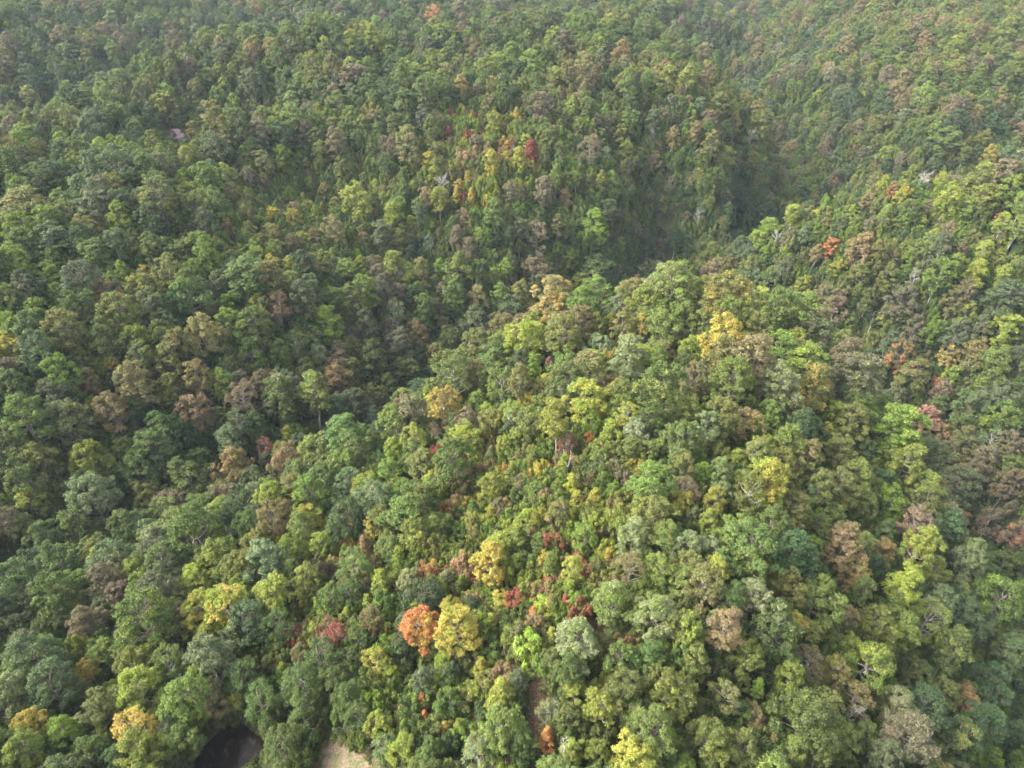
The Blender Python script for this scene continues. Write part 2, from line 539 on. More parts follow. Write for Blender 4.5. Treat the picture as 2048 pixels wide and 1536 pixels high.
# kind: profile, crown bottom, crown top, lobes, sprays per lobe, leaves per spray, lobe radius, spray radius, leaf size, limb shown
SPEC = {
    'round':  ('round', 1.15, 3.8, 33, 11, 60, 0.33, 0.125, 0.034, 0.7, M_BARK),
    'broad':  ('round', 1.1, 3.3, 42, 10, 58, 0.29, 0.110, 0.030, 0.7, M_BARK),
    'tall':   ('oval', 0.9, 4.0, 40, 11, 56, 0.42, 0.140, 0.037, 0.7, M_BARK),
    'cone':   ('cone', 0.7, 3.7, 28, 9, 56, 0.34, 0.140, 0.042, 0.9, M_BARK),
    'open':   ('round', 1.4, 3.8, 26, 7, 56, 0.36, 0.140, 0.036, 1.1, M_PALE),
    'high':   ('oval', 2.6, 5.6, 30, 9, 60, 0.41, 0.155, 0.040, 0.9, M_PALE),
    'thin':   ('round', 1.2, 3.6, 28, 10, 30, 0.34, 0.150, 0.030, 0.9, M_PALE),
    'pine':   ('round', 0.8, 3.4, 36, 11, 60, 0.30, 0.120, 0.024, 0.8, M_BARK),
    'bush':   ('flat', 0.10, 1.5, 20, 9, 56, 0.34, 0.170, 0.044, 0.6, M_BARK),
}

def build_kind(kind, seed):
    prof, zb, zt, nl, ns, per, rl, rs, size, limb, mbark = SPEC[kind]
    rng = np.random.default_rng(seed)
    f = PROF[prof]
    ph = rng.uniform(0, 6.28, 4)
    lob, C, R = [], [], []
    for i in range(nl):
        t = (i + 0.5) / nl
        if prof in ('round', 'oval'):
            t = t ** 0.9
        a = i * 2.39996 + ph[0] + rng.normal(0, 0.25)
        uneven = 1 + 0.11 * math.sin(2 * a + ph[1]) + 0.09 * math.sin(3 * a + ph[2] + 3 * t) + rng.normal(0, 0.09)
        fr = f(t)
        rr = max(0.0, fr * uneven - rl * 0.62) * rng.uniform(0.78, 1.05)
        if rng.random() < 0.12:
            rr *= 0.4
        z = zb + (zt - zb - rl) * t + rng.normal(0, 0.06) + (0.25 * rl if t > 0.8 else 0)
        lr = rl * rng.uniform(0.6, 1.2) * (0.72 + 0.28 * fr)
        z += (rng.normal(0, 0.22) if prof == 'oval' and t < 0.85 else rng.normal(0, 0.08))
        c = np.array([math.cos(a) * rr, math.sin(a) * rr, z])
        lob.append((c, lr))
        out = np.array([math.cos(a), math.sin(a), 0.0])
        for j in range(ns):
            d = rng.normal(0, 1, 3) + out * 0.75 * (1 if rr > 0.1 else 0) + np.array([0, 0, 0.65])
            d /= np.linalg.norm(d)
            if d[2] < -0.55:
                d[2] *= -0.3
            C.append(c + d * lr * rng.uniform(0.55, 1.0) * np.array([1, 1, 0.85]))
            R.append(rs * rng.uniform(0.65, 1.3))
    C = np.array(C); R = np.array(R)
    flat = 0.75 if kind != 'cone' else 0.5
    V, Fq, lv, cv = leaves(rng, C, R, per, size, flat=flat, spread=0.5 if kind in ('pine', 'thin') else 0.5)
    crown = mesh_from('crown_' + kind, V, Fq, 4)
    crown.attributes.new('leafv', 'FLOAT', 'FACE').data.foreach_set('value', lv.astype(np.float32))
    crown.attributes.new('clumpv', 'FLOAT', 'FACE').data.foreach_set('value', cv.astype(np.float32))
    crown.materials.append(M_LEAF)
    # trunk and limbs
    tr0 = 0.075 if kind not in ('high', 'cone', 'tall') else 0.085
    if kind == 'bush':
        tr0 = 0.05
    lean = rng.normal(0, 0.10, 2)
    top = np.array([lean[0], lean[1], zb + (zt - zb) * (0.78 if kind in ('cone', 'pine', 'tall', 'high') else 0.5)])
    segs = bend(rng, (0, 0, -0.35), top, tr0, tr0 * 0.35, 6, 0.012)
    pts = [s[0] for s in segs] + [top]
    for c, lr in lob:
        if rng.random() > 0.75:
            continue
        zc = c[2] - 0.45 * np.linalg.norm(c[:2]) - 0.15
        zc = min(max(zc, zb * 0.75), top[2] - 0.02)
        tt = (zc + 0.35) / (top[2] + 0.35)
        p0 = np.array([0, 0, -0.35]) + (top - np.array([0, 0, -0.35])) * tt
        rad = 0.022 * limb
        segs += bend(rng, p0, c, rad * 1.5, rad * 0.6, 4, 0.07)
        for _ in range(3 if limb > 1 else 1):
            k = rng.integers(0, len(C))
            d2 = np.linalg.norm(C - c, axis=1)
            k = int(rng.choice(np.argsort(d2)[:9]))
            segs += bend(rng, c, C[k] + (C[k] - c) * (0.15 if limb > 1 else -0.3), rad * 0.55, rad * 0.18, 2, 0.08)
    V, Fq = tubes(segs, 6)
    tm = mesh_from('trunk_' + kind, V, Fq, 4)
    tm.polygons.foreach_set('use_smooth', np.ones(len(Fq), bool))
    tm.materials.append(mbark)
    return crown, tm

def build_snag(style, seed):
    """bare dead tree, height about 4; 'spire' is a nearly branchless pole, 'fan' has the whole twig crown"""
    rng = np.random.default_rng(seed)
    H = 4.0
    top = np.array([rng.normal(0, 0.12), rng.normal(0, 0.12), H * (0.98 if style == 'spire' else 0.8)])
    trunk = bend(rng, (0, 0, -0.3), top, 0.06 if style != 'spire' else 0.06, 0.012, 8, 0.012)
    limbs, twigs = [], []
    nb = 9 if style == 'spire' else 17
    for i in range(nb):
        t = rng.uniform(0.5, 0.98)
        p0 = np.array([0, 0, -0.3]) + (top - np.array([0, 0, -0.3])) * t
        a = i * 2.4 + rng.normal(0, 0.3)
        ln = (rng.uniform(0.25, 0.5) if style == 'spire' else rng.uniform(0.7, 1.15)) * (1.25 - 0.6 * t)
        d = np.array([math.cos(a), math.sin(a), rng.uniform(0.35, 1.0)])
        d /= np.linalg.norm(d)
        p1 = p0 + d * ln
        limbs += bend(rng, p0, p1, 0.022, 0.008, 4, 0.06)
        for k in range(3 if style == 'spire' else 7):
            q = rng.uniform(0.35, 1.0)
            s = p0 + (p1 - p0) * q
            dd = d + rng.normal(0, 0.55, 3); dd /= np.linalg.norm(dd)
            e = s + dd * rng.uniform(0.2, 0.45) * (0.6 if style == 'spire' else 1)
            twigs += bend(rng, s, e, 0.008, 0.004, 2, 0.08)
            if style != 'spire':
                for _ in range(3):
                    d3 = dd + rng.normal(0, 0.6, 3); d3 /= np.linalg.norm(d3)
                    s3 = s + (e - s) * rng.uniform(0.3, 1)
                    twigs.append((s3, s3 + d3 * rng.uniform(0.1, 0.22), 0.006, 0.003))
    V, Fq = tubes(trunk, 7); tm = mesh_from('dead_trunk', V, Fq, 4); tm.materials.append(M_DEAD)
    V, Fq = tubes(limbs + twigs, 4); lm = mesh_from('dead_limbs', V, Fq, 4); lm.materials.append(M_DEAD)
    return lm, tm

KINDS = list(SPEC)
PROTO = []                       # (kind, crown mesh, trunk mesh, crown-centre height)
for kd in KINDS:
    for s in range(5 if kd in ('round', 'tall', 'broad') else 3 if kd != 'thin' else 2):
        cm, tm = build_kind(kd, 100 + 17 * s + 1000 * KINDS.index(kd))
        PROTO.append((kd, cm, tm))
SNAG = [('spire',) + build_snag('spire', 5), ('fan',) + build_snag('fan', 6), ('fan',) + build_snag('fan', 7), ('spire',) + build_snag('spire', 8)]
HC = {k: 0.5 * (SPEC[k][1] + SPEC[k][2]) for k in KINDS}     # middle of the crown, in crown radii
HC['bush'] = 0.8
TOP = {k: SPEC[k][2] for k in KINDS}
HC['spire'] = 2.6; HC['fan'] = 2.9
BY_KIND = {k: [i for i, p in enumerate(PROTO) if p[0] == k] for k in KINDS}

# ---------------------------------------------------------------- colours of foliage
PAL = {
    'G': (0.093, 0.130, 0.036), 'D': (0.060, 0.090, 0.036), 'B': (0.100, 0.127, 0.060), 'L': (0.138, 0.184, 0.042),
    'Y': (0.222, 0.252, 0.044), 'V': (0.130, 0.188, 0.030), 'O': (0.138, 0.150, 0.044), 'T': (0.200, 0.162, 0.072),
    'N': (0.148, 0.128, 0.076), 'K': (0.330, 0.256, 0.056), 'A': (0.400, 0.170, 0.070), 'R': (0.235, 0.080, 0.056),
    'P': (0.275, 0.170, 0.110), 'W': (0.178, 0.208, 0.100),
}

# ---------------------------------------------------------------- trees picked out one by one
# per photo region: x y radius kind+leaf colours (r round, d broad, o tall, c cone, x open, h high-crowned, t thin, p pine, b bush, s bare, i bare spire)
KCODE = {'r': 'round', 'd': 'broad', 'o': 'tall', 'c': 'cone', 'x': 'open', 'h': 'high', 't': 'thin', 'p': 'pine', 'b': 'bush', 's': 'fan', 'i': 'spire'}
HAND = {
6: """40 60 90 rN;150 90 70 rLG;290 130 90 rG;430 80 110 dGL;580 120 60 oO;590 250 90 rOT;760 90 110 rGO;870 130 110 xGW;1130 130 190 dGL;1390 220 65 cLO;
1400 330 110 rO;1600 60 110 rTO;1500 150 50 cAT;1690 230 85 rV;1520 340 65 bRP;1770 70 70 hLO;1880 190 70 rYL;1980 50 60 xGL;1960 240 55 bRA;1945 320 30 bR;1595 240 40 oKY;
330 290 130 dGL;120 430 140 rDG;340 470 130 rG;480 400 60 oLG;620 400 120 dN;690 490 80 rN;800 350 90 rLY;1180 320 80 rYL;1140 410 85 rYL;1165 440 45 bRN;1410 460 80 rVY;1590 480 115 rYO;
1790 390 90 rOY;1770 530 55 cYK;1930 520 90 pGL;2030 600 50 cY;920 480 120 dB;1050 520 80 rGB;480 640 95 dN;600 620 70 rNT;850 650 180 dGL;740 760 80 rLW;1430 650 130 dBD;1210 750 80 oYL;
1620 680 110 pGD;1845 710 60 oYK;1760 830 55 oTO;1900 860 130 pGB;1650 920 40 oYL;120 660 70 rD;240 700 65 rG;350 650 60 rG;130 730 50 tNR;220 850 150 rBG;70 1080 140 dWG;290 1020 150 dB;
480 780 70 cYL;590 830 80 rLV;520 930 75 xKY;800 900 120 rOY;1000 880 110 xGO;1200 910 50 bVG;1050 640 90 rNO;1120 890 55 tRN;600 1150 115 rOG;820 1030 130 rYO;1080 1080 140 rLV;1240 1100 95 tTN;
1390 1110 52 oYK;1440 970 110 pGD;1600 1060 38 cYL;1540 1130 120 pG;1780 1030 130 pGD;1960 1000 110 pG;170 1250 100 rKY;150 1400 115 rLY;370 1290 90 rV;780 1280 120 xK;830 1420 130 rLY;1070 1330 100 rGL;
1000 1300 90 rBG;540 1400 90 rG;330 1450 50 tTN;1580 1240 75 pG;1650 1370 120 pGD;1790 1190 110 pG;1865 1270 38 cOR;1800 1410 42 cOY;2010 1180 90 pG;1050 1480 70 rGD;700 1460 90 rDG;940 1450 80 rGB""",
7: """230 60 105 dOK;430 130 110 dLY;150 190 65 cPT;30 240 35 s;55 250 45 bR;340 280 75 cYL;230 410 80 cYL;400 400 75 rWG;540 330 60 cKA;490 500 115 dD;470 660 132 dAK;690 690 138 dKY;650 570 85 rKY;
110 550 38 cKY;50 610 45 cYK;190 640 75 oTO;80 330 110 pG;60 480 80 pGD;220 880 85 xYK;370 780 80 rDB;380 650 60 rB;120 750 80 rG;830 900 65 cYK;930 830 38 bKY;1030 800 55 cOL;900 640 60 cYO;1130 590 45 cA;
1240 530 58 cTY;1360 330 65 hYL;1500 310 50 pO;1440 130 75 rLY;1720 140 115 dWG;1900 150 105 rLG;1690 330 95 tTN;1880 350 95 rLY;1610 520 125 dLW;1830 590 140 dWL;1390 770 145 dWL;1640 850 105 rGL;
1830 850 110 rG;1250 880 70 rGL;1330 950 110 rG;1990 680 110 rOY;1600 660 60 xLW;940 1070 120 cYO;1040 990 65 oBG;940 1250 150 dLG;1050 1370 100 rG;1230 1160 75 xWO;1370 1050 75 xYL;1500 1150 105 xYL;
1660 1050 120 rO;1900 1050 130 rOY;1820 1270 165 dGL;1215 1330 75 cAK;1350 1400 85 rYO;1500 1400 85 rYO;810 1400 110 xWY;480 1100 58 cAO;500 1195 45 cA;700 1110 45 cAO;620 1260 50 cKO;370 1260 60 cYL;
440 1300 38 bYK;230 1130 80 cVL;650 1070 48 cYL;500 990 80 rBW;640 930 65 rBG;60 880 90 pG;50 1080 110 pG;135 1190 100 pGD;265 1370 75 pW;450 1410 38 bRA;550 1370 70 rG;570 1450 60 bVL;480 1470 45 bYK;
700 1250 55 cYO;170 1310 25 bR;740 300 50 bRN;930 210 55 bRP;850 180 22 s;800 280 45 bYO;870 70 60 bGD;1090 50 65 rYL;970 40 50 bB;1180 190 65 rGV;900 20 38 bAP;1120 300 55 cG;1000 360 48 bYG;1150 860 30 bR;
840 790 28 bA;950 760 30 s;1480 60 60 rYO;2010 420 90 rLO;1320 1470 45 i;720 820 60 rG;1180 620 60 bV;560 780 50 bVY;1040 560 60 bG;1330 620 70 bG;760 560 70 pD;820 470 60 bG""",
8: """60 200 110 dWL;200 60 75 rYO;210 240 80 rWG;360 130 115 rLO;570 90 110 rG;510 210 55 cYK;680 190 60 cYL;800 200 65 rVG;990 200 125 dTO;1050 340 110 dTO;1220 240 75 rTK;1430 200 100 hYL;1340 420 105 hYL;
830 430 70 cV;880 500 55 bR;820 590 50 bR;830 690 40 bRA;950 560 40 bRN;90 330 95 rO;170 430 125 rOT;470 500 130 dWG;660 430 105 rO;600 680 145 dGW;1710 270 110 rWG;1900 330 110 rGL;1890 520 115 rGV;
1240 120 70 rGB;1390 20 60 rG;310 680 105 hTN;450 740 48 cYL;80 700 110 rLY;420 850 95 rOY;250 880 65 bRN;1010 610 75 tT;1200 690 130 dOY;1340 720 85 rOL;1500 630 115 xYW;1650 480 80 rDO;1640 790 110 hGL;
1860 720 65 rYO;1130 870 130 xLY;920 740 60 rGL;800 880 95 tNT;930 930 85 rTY;800 1020 55 tT;490 1030 62 cV;670 960 95 rYL;540 900 40 bRN;120 880 105 rO;60 1090 110 rOY;300 1060 95 xOW;450 1190 75 tTN;
200 1330 145 dOY;400 1400 125 dOT;1400 930 85 rOD;1560 1060 95 rOG;1690 1120 95 rTK;1850 990 125 dDB;1840 1230 95 rGV;1300 1150 125 rWG;760 1200 190 dGL;980 1320 100 rLO;1010 1200 60 s;1180 1170 35 s;
1620 1340 145 rDO;1230 1460 125 rBW;900 1460 60 bRN;1860 1460 80 rVL;1980 1300 80 rD;2000 150 85 rNA;1850 60 80 tN;620 1360 80 rG;560 1180 60 rVO;1500 300 60 tNP;1100 1300 90 rG;1480 1200 100 rG;1950 850 90 rDG;
740 1390 80 hLO;870 1380 85 hOL;1700 620 110 rD;1450 1450 110 rDB;1100 450 70 hG""",
3: """60 250 70 rL;170 180 90 dDN;290 110 60 rL;350 240 55 oL;480 150 130 dB;720 100 60 rYL;620 220 85 dPA;850 100 42 rKA;850 200 110 dOY;1110 200 120 dG;1000 100 90 rO;690 340 115 dOL;880 310 90 rBG;
980 300 55 rLV;215 310 65 rVL;330 350 48 rV;65 420 85 rLY;50 530 75 rYK;230 370 60 rL;430 320 90 rG;520 300 80 rGB;350 450 120 dOD;490 500 48 rV;620 480 110 dGD;1000 410 70 rB;800 500 90 rVG;1230 300 50 tTW;
1340 290 60 rV;1450 100 150 dGB;1560 130 110 dOT;1620 290 80 tTP;1770 230 90 rBO;1830 60 60 rT;1590 40 50 rKY;1700 60 50 rYK;1950 250 60 rL;1930 400 78 oVY;1180 450 115 dTO;1060 520 100 rOT;1340 400 80 rVY;
1500 420 120 rG;1470 570 70 oGV;1640 560 60 rL;1860 570 60 tW;1980 560 65 tNP;1730 560 45 bV;240 560 125 dBG;350 690 105 rVG;480 600 60 rO;590 640 45 rV;650 640 55 rKO;820 600 100 dOB;520 730 65 rT;60 760 110 dG;
330 820 90 rB;780 740 120 dTB;980 600 90 rO;880 700 38 rAR;1000 780 72 oOY;1150 700 90 rTO;1310 750 80 rVY;1430 810 90 tNP;1140 900 90 rTN;1640 820 95 oGW;1830 800 105 hOL;1980 890 90 dB;200 830 50 rT;
540 880 55 rV;660 900 110 dTN;160 960 150 dGV;400 970 115 rOB;820 890 65 rDG;950 1030 110 dG;1220 960 60 rBW;1080 1010 65 rD;500 1180 105 rYL;640 1260 80 rLO;620 1120 60 bV;1330 1090 90 rBW;1340 1230 125 dTO;
1550 1110 50 tPA;1560 1220 60 oB;1700 1230 125 dTO;1840 1160 90 rYV;1690 1040 45 rYL;820 1250 110 rG;900 1130 130 dGD;1110 1300 140 dGL;540 1400 140 dWG;870 1420 90 rO;1450 1360 50 bV;130 1290 110 rGL;
340 1380 60 rL;170 1430 80 rYL;1300 1430 100 rNO;1180 1470 75 rYV;1580 1430 100 rYL;1800 1380 110 rLG;1990 1220 80 rLG;230 1200 110 rO""",
4: """40 80 65 rLY;140 200 80 rL;60 260 80 rGL;180 60 50 tN;350 110 50 s;230 120 65 rN;480 80 55 oOT;590 80 48 oVL;700 80 80 oLG;820 100 75 rG;970 60 38 hYL;1150 80 100 rNT;1340 30 50 rV;1500 80 120 rDV;
320 320 70 tW;325 370 60 s;350 220 55 rN;450 220 50 oL;500 320 75 oLG;670 240 70 oGL;810 240 60 rOT;160 390 80 rBG;470 450 75 rTO;340 520 95 dNB;200 600 105 rG;640 500 75 rG;800 390 100 dB;1000 330 90 rBG;
1060 230 85 rOK;1260 250 75 rTK;1140 200 70 rB;1120 330 55 oYK;960 420 58 oYL;1040 450 65 rB;1440 170 100 dYL;1820 110 125 dBW;1740 170 55 rPT;1500 220 55 rTP;1430 290 105 rLG;1600 260 58 rD;1780 270 105 dLY;
1960 170 95 rOL;2000 90 58 rL;1940 300 58 rL;1605 340 40 s;1505 400 50 hOY;1650 420 85 rOT;1755 400 52 hKY;1890 420 95 rL;1300 470 125 dO;960 530 75 rLO;800 530 95 rOB;1500 540 45 cY;1690 600 105 oWL;1860 580 62 hL;
1560 610 65 tKT;2000 660 58 rG;2010 490 40 pN;670 680 150 xGO;810 700 75 oTO;880 600 38 rA;940 720 100 xLG;1050 720 75 hON;1060 620 65 rB;1230 640 48 rPT;1140 650 55 rVL;1320 750 140 dGB;1210 740 48 rYK;
1560 720 48 oO;1670 770 48 rYL;1790 780 75 rYL;1850 740 28 bAP;1920 750 55 rV;290 770 80 rG;80 880 105 dBD;440 800 58 rG;200 830 75 rOT;600 850 95 xKT;770 880 38 oYL;860 930 55 oYL;955 930 48 oYL;430 900 95 rNO;
310 970 95 rLG;180 960 75 rBW;670 980 55 oBL;550 1010 38 tNO;1100 990 95 rOY;1285 940 95 hYL;1570 850 38 bY;1670 930 75 xYW;1510 840 55 tNR;1925 910 55 cYK;1800 960 85 rG;1470 990 65 rV;1380 990 28 bR;825 985 28 bR;
815 900 16 bR;925 1080 38 bRP;870 1040 24 s;560 1040 38 tNR;760 1050 85 rYL;440 1070 85 rYL;330 1130 65 rVY;100 1150 105 dGL;1180 1090 48 cYL;970 1110 55 rYO;1320 1110 75 tNR;1450 1085 45 rAY;1530 1140 75 rL;
1600 1040 38 cOY;1710 1130 75 oO;1620 1130 48 tNR;1870 1130 55 rYO;1960 1080 95 rG;870 1180 55 bTA;1060 1180 48 tTP;1130 1180 42 hOL;1230 1210 42 bR;1305 1290 38 i;1360 1190 38 tAT;640 1200 125 rGO;480 1220 85 rO;
1510 1240 55 rGB;1600 1240 60 rON;1810 1330 145 dLO;890 1350 80 rYL;1050 1310 55 bAR;1110 1335 28 bRP;1225 1300 28 bR;1170 1300 38 cYK;1400 1390 28 bA;1475 1385 28 bA;150 1340 75 rYL;320 1330 55 xYW;520 1395 30 bR;
510 1460 45 bR;710 1430 45 bR;1020 1410 55 cG;1140 1440 45 rO;1260 1360 48 cV;2000 1350 58 tN;2000 1240 90 rOG;1990 1440 58 rYK;1590 1290 22 i;640 1410 25 s;990 1020 45 s;1240 600 20 bR;720 1310 70 rTO""",
5: """60 100 68 rL;240 90 65 rTN;330 60 55 rOT;450 100 75 rOL;440 170 95 dB;140 220 85 rLY;330 230 90 rOK;220 310 95 rOK;550 210 65 rGO;690 250 55 rO;740 350 95 rLG;620 330 75 rG;640 120 65 rBN;310 500 145 dK;170 400 70 rOL;
480 430 95 rO;710 520 75 oYO;810 430 85 dBN;980 530 85 rLG;1000 620 85 rN;1050 700 95 rNO;1170 700 85 rGL;745 650 38 tW;550 590 18 tW;860 660 75 rLY;620 770 130 dWL;350 720 140 dLG;800 770 105 oOK;110 730 95 rTB;
50 620 68 rG;1040 840 95 dBG;430 970 85 rTK;280 930 100 rO;930 930 75 rYL;880 1040 58 rYK;650 1080 105 rLG;1050 980 105 rOG;780 1200 105 rOT;950 1150 95 rO;60 1080 105 rGW;90 900 85 rLO;480 1160 85 rOY;
280 1260 85 rLW;170 1270 58 rV;400 1340 65 rYV;70 1370 75 tNP;600 1320 95 rO;60 1450 68 rYK;240 1440 75 rYK;1180 1030 58 rOT;1320 1000 105 rVL;1480 940 75 rPN;1280 860 85 rBN;1550 880 58 rG;1360 1200 105 rOY;
1250 1150 75 rGV;1520 1180 48 rLG;1640 1330 140 dBD;1500 1330 75 rYL;1260 1420 85 rV;1440 1430 95 rOL;970 1340 105 rOG;850 1360 95 rOB;1150 1350 65 rON;960 1450 65 rKY;1110 1450 75 rO;
1060 60 75 rTP;960 80 48 rYK;1180 40 75 rO;1380 60 65 rLO;1520 80 85 rBN;1640 70 55 hVL;1770 110 65 oYL;1890 30 48 rYV;1900 160 58 rYO;1070 180 85 rOL;1220 190 65 rO;1390 160 40 s;1510 210 75 hVL;1330 270 95 rNB;
1100 350 58 rOD;930 360 75 rNO;760 180 48 rYO;680 110 48 rVD;1690 240 65 tNT;1930 270 115 dBG;1600 330 65 rOT;1700 370 58 rYL;1140 440 38 i;1200 400 38 i;1400 430 75 rNB;1260 460 58 rG;1490 500 65 rVL;1640 480 75 rB;
1800 430 75 rBN;1930 420 75 rYL;1260 540 65 rB;1320 600 85 rTA;1590 600 58 rTK;1400 700 105 rOT;1620 700 58 rVY;1760 570 75 rTO;1880 640 105 rLG;1540 740 28 rA;1560 800 65 rNP;1750 880 95 rGB;1700 940 55 tTO;
1930 950 100 rGV;1910 850 90 rB;1870 1060 75 xBW;1700 1090 85 rON;1600 1150 65 rN;1830 1200 90 rNT;1960 1100 75 rNO;1960 1250 75 rGO;1950 1350 85 rTN;1700 1210 38 rKO;1000 1040 60 rG;560 930 80 rL;700 940 80 rO""",
1: """1025 40 28 rTP;1735 60 33 rAT;1000 205 36 rTO;1085 195 36 rTO;1225 150 14 rK;1300 190 28 oYL;1230 220 14 cAR;1160 250 18 rP;490 330 24 rPA;430 400 50 dLG;660 380 38 rL;880 400 38 rL;940 425 42 dL;1170 430 45 oWG;540 490 18 cY;
560 520 28 cKT;1018 512 25 s;900 690 30 cYK;1140 640 38 oVL;1010 860 22 cAR;1720 790 22 cYK;1770 722 40 s;782 770 25 s;1380 410 14 hY;1490 470 28 rT;1535 460 16 cKY;1620 570 55 rOT;1880 640 20 bRA;1905 520 14 bA;
1980 500 36 oYL;1960 650 36 oKY;1850 340 36 rTK;1870 370 18 cY;15 650 18 rA;460 660 85 dB;630 790 85 dOB;400 770 55 rBN;90 780 50 oVL;810 890 55 dB;200 700 55 dB;120 500 38 oL;290 480 55 dOG;370 480 22 oY;250 440 25 cL;
190 890 65 rLG;1010 330 50 dB;700 270 50 oG;1690 370 55 rG;1330 270 55 dO;1500 160 42 oYL;1400 180 36 oY;1195 770 16 bP;850 800 33 tN;575 650 18 tNP;2020 110 14 hY;1990 70 14 cY;1280 460 18 bA;1570 880 45 oY;
1420 800 55 rYO;1150 350 20 cL;480 880 50 oVL;330 960 70 dDG;90 920 60 rV;690 518 0 -""",
2: """460 215 22 cYL;35 640 34 oYK;480 270 18 rTA;570 40 50 dG;300 90 42 dG;530 110 55 dG;720 450 24 oVY;570 480 36 rB;555 545 26 s;860 605 22 s;790 480 34 rN;1160 720 24 sN;1060 15 22 rYP;1720 100 26 rPT;
1910 625 36 rKY;1990 760 50 rVY;1590 700 28 oVY;1655 700 30 s;1715 705 18 bAR;1680 750 18 rK;1520 760 26 rTA;1950 880 22 rAT;1400 1000 30 rAT;1280 990 30 rAT;500 920 24 tTP;630 780 28 tNP;100 930 45 tNP;
320 930 55 oVL;430 980 22 oYL;1190 430 22 oL;1270 280 28 tTP;240 430 28 oYT;380 630 28 oW;850 300 28 rL;1750 800 50 rYV;1060 950 30 sN;470 660 30 s;940 610 28 s;740 880 30 s""",
}
ALL = []                         # x, y, z, crown radius, kind, colour 1, colour 2, photo u, v, picked
for reg, txt in HAND.items():
    rows = []
    for it in txt.replace('\n', '').split(';'):
        f = it.split()
        if len(f) == 4 and f[3] != '-':
            rows.append(f)
    U, Vv = [], []
    for f in rows:
        u, v = region_pt(REG[reg], float(f[0]), float(f[1])); U.append(u); Vv.append(v)
    rp = np.array([float(f[2]) for f in rows]) / REG[reg][2]
    kd = [KCODE[f[3][0]] for f in rows]
    # two passes: distance first guessed, then the height of the crown from its real radius
    _, _, t = cast(U, Vv, 10.0)
    for _ in range(3):
        R = rp * t / F * 0.96
        cap = np.array([{'bush': 1.9, 'cone': 13.5, 'pine': 11.5, 'tall': 15, 'high': 17, 'spire': 8, 'fan': 11, 'tall': 12.5}.get(k, 13.5) for k in kd])
        hc = np.minimum(np.array([HC[k] for k in kd]) * R * 1.05, cap)
        x, y, t = cast(U, Vv, hc)
    z = ground(x, y)
    for i, f in enumerate(rows):
        k = kd[i]
        cc = f[3][1:] or 'D'
        r = float(R[i])
        if k == 'spire':
            r = max(r, 1.6)
        ALL.append([float(x[i]), float(y[i]), float(z[i]), r, k, cc[0], cc[-1], U[i], Vv[i], True, float(hc[i]) / (HC[k] * r)])

# ---------------------------------------------------------------- the rest of the forest
ZONES = [  # photo window (u0, v0, u1, v1), colours by weight, mean crown radius, share of tall kinds
    (1040, 515, 1740, 800, 'GGLLLLOOOYYYWVT', 4.0, 'rrrdd'),
    (850, 820, 1290, 1330, 'VVYYYLLLGGGOOOTKRT', 1.9, 'cccrbbbo'),
    (560, 1040, 880, 1260, 'GGVYYLOOPR', 2.3, 'cccrbb'),
    (700, 1240, 1010, 1536, 'GGGGBVYYO', 2.4, 'ccprb'),
    (560, 1180, 760, 1536, 'GGGDB', 2.9, 'ppppc'),
    (880, 190, 1080, 400, 'GGOOLYTKNR', 2.3, 'ooccrtb'),
    (440, 280, 760, 470, 'GGOOLYTNB', 2.4, 'occrrb'),
    (1080, 100, 1480, 560, 'GGGGOOOOTTNBLL', 2.7, 'oorrrthh'),
    (700, 300, 1100, 640, 'GGGOOOLLTTNBY', 2.9, 'oooorrh'),
    (1440, 0, 2048, 300, 'GGGOOOLLLTTNB', 3.3, 'rrrdo'),
    (1480, 300, 2048, 640, 'GGOOLLYYVTNB', 2.8, 'rrrdoh'),
    (1560, 560, 2048, 1100, 'GGDDBBOONNTLD', 3.1, 'rrdho'),  # right valley: darker leaf mix, partly imitating the shade down there
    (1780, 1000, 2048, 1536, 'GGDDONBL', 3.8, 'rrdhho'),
    (1200, 520, 1780, 1536, 'GGLLLLOOOYYYYVVWT', 3.5, 'rrrdox'),
    (0, 0, 500, 260, 'GGGGBBDOLN', 3.8, 'ddrrr'),
    (0, 260, 500, 640, 'GGGGBDOLLV', 3.8, 'ddrro'),
    (0, 640, 420, 900, 'GGGGBOOVNL', 4.2, 'ddrr'),
    (0, 900, 700, 1536, 'GGGGBDDOLLY', 4.0, 'ddrrr'),
    (300, 600, 760, 1000, 'GGGGBOOTNV', 3.8, 'ddrrt'),
    (0, 0, 2048, 1536, 'GGGGBDOLLN', 3.6, 'rrddo'),
]
rng = np.random.default_rng(77)
cell = {}
def cell_add(x, y, r):
    cell.setdefault((int(x // 12), int(y // 12)), []).append((x, y, r))
def crowded(x, y, r, k):
    cx, cy = int(x // 12), int(y // 12)
    for i in (-1, 0, 1):
        for j in (-1, 0, 1):
            for (a, b, s) in cell.get((cx + i, cy + j), ()):
                if (a - x) ** 2 + (b - y) ** 2 < (k * (r + s)) ** 2:
                    return True
    return False
for t in ALL:
    if t[4] not in ('bush', 'spire', 'fan'):
        cell_add(t[0], t[1], t[3])
def in_clear(x, y, m):
    if abs(x - POND_C[0]) < 60 and abs(y - POND_C[1]) < 60:
        if poly_dist(POND, [x], [y])[0] < m or poly_dist(MEADOW, [x], [y])[0] < m:
            return True
    for b in BARE:
        if abs(b[:, 0].mean() - x) < 25 and abs(b[:, 1].mean() - y) < 25 and poly_dist(b, [x], [y])[0] < m:
            return True
    return False

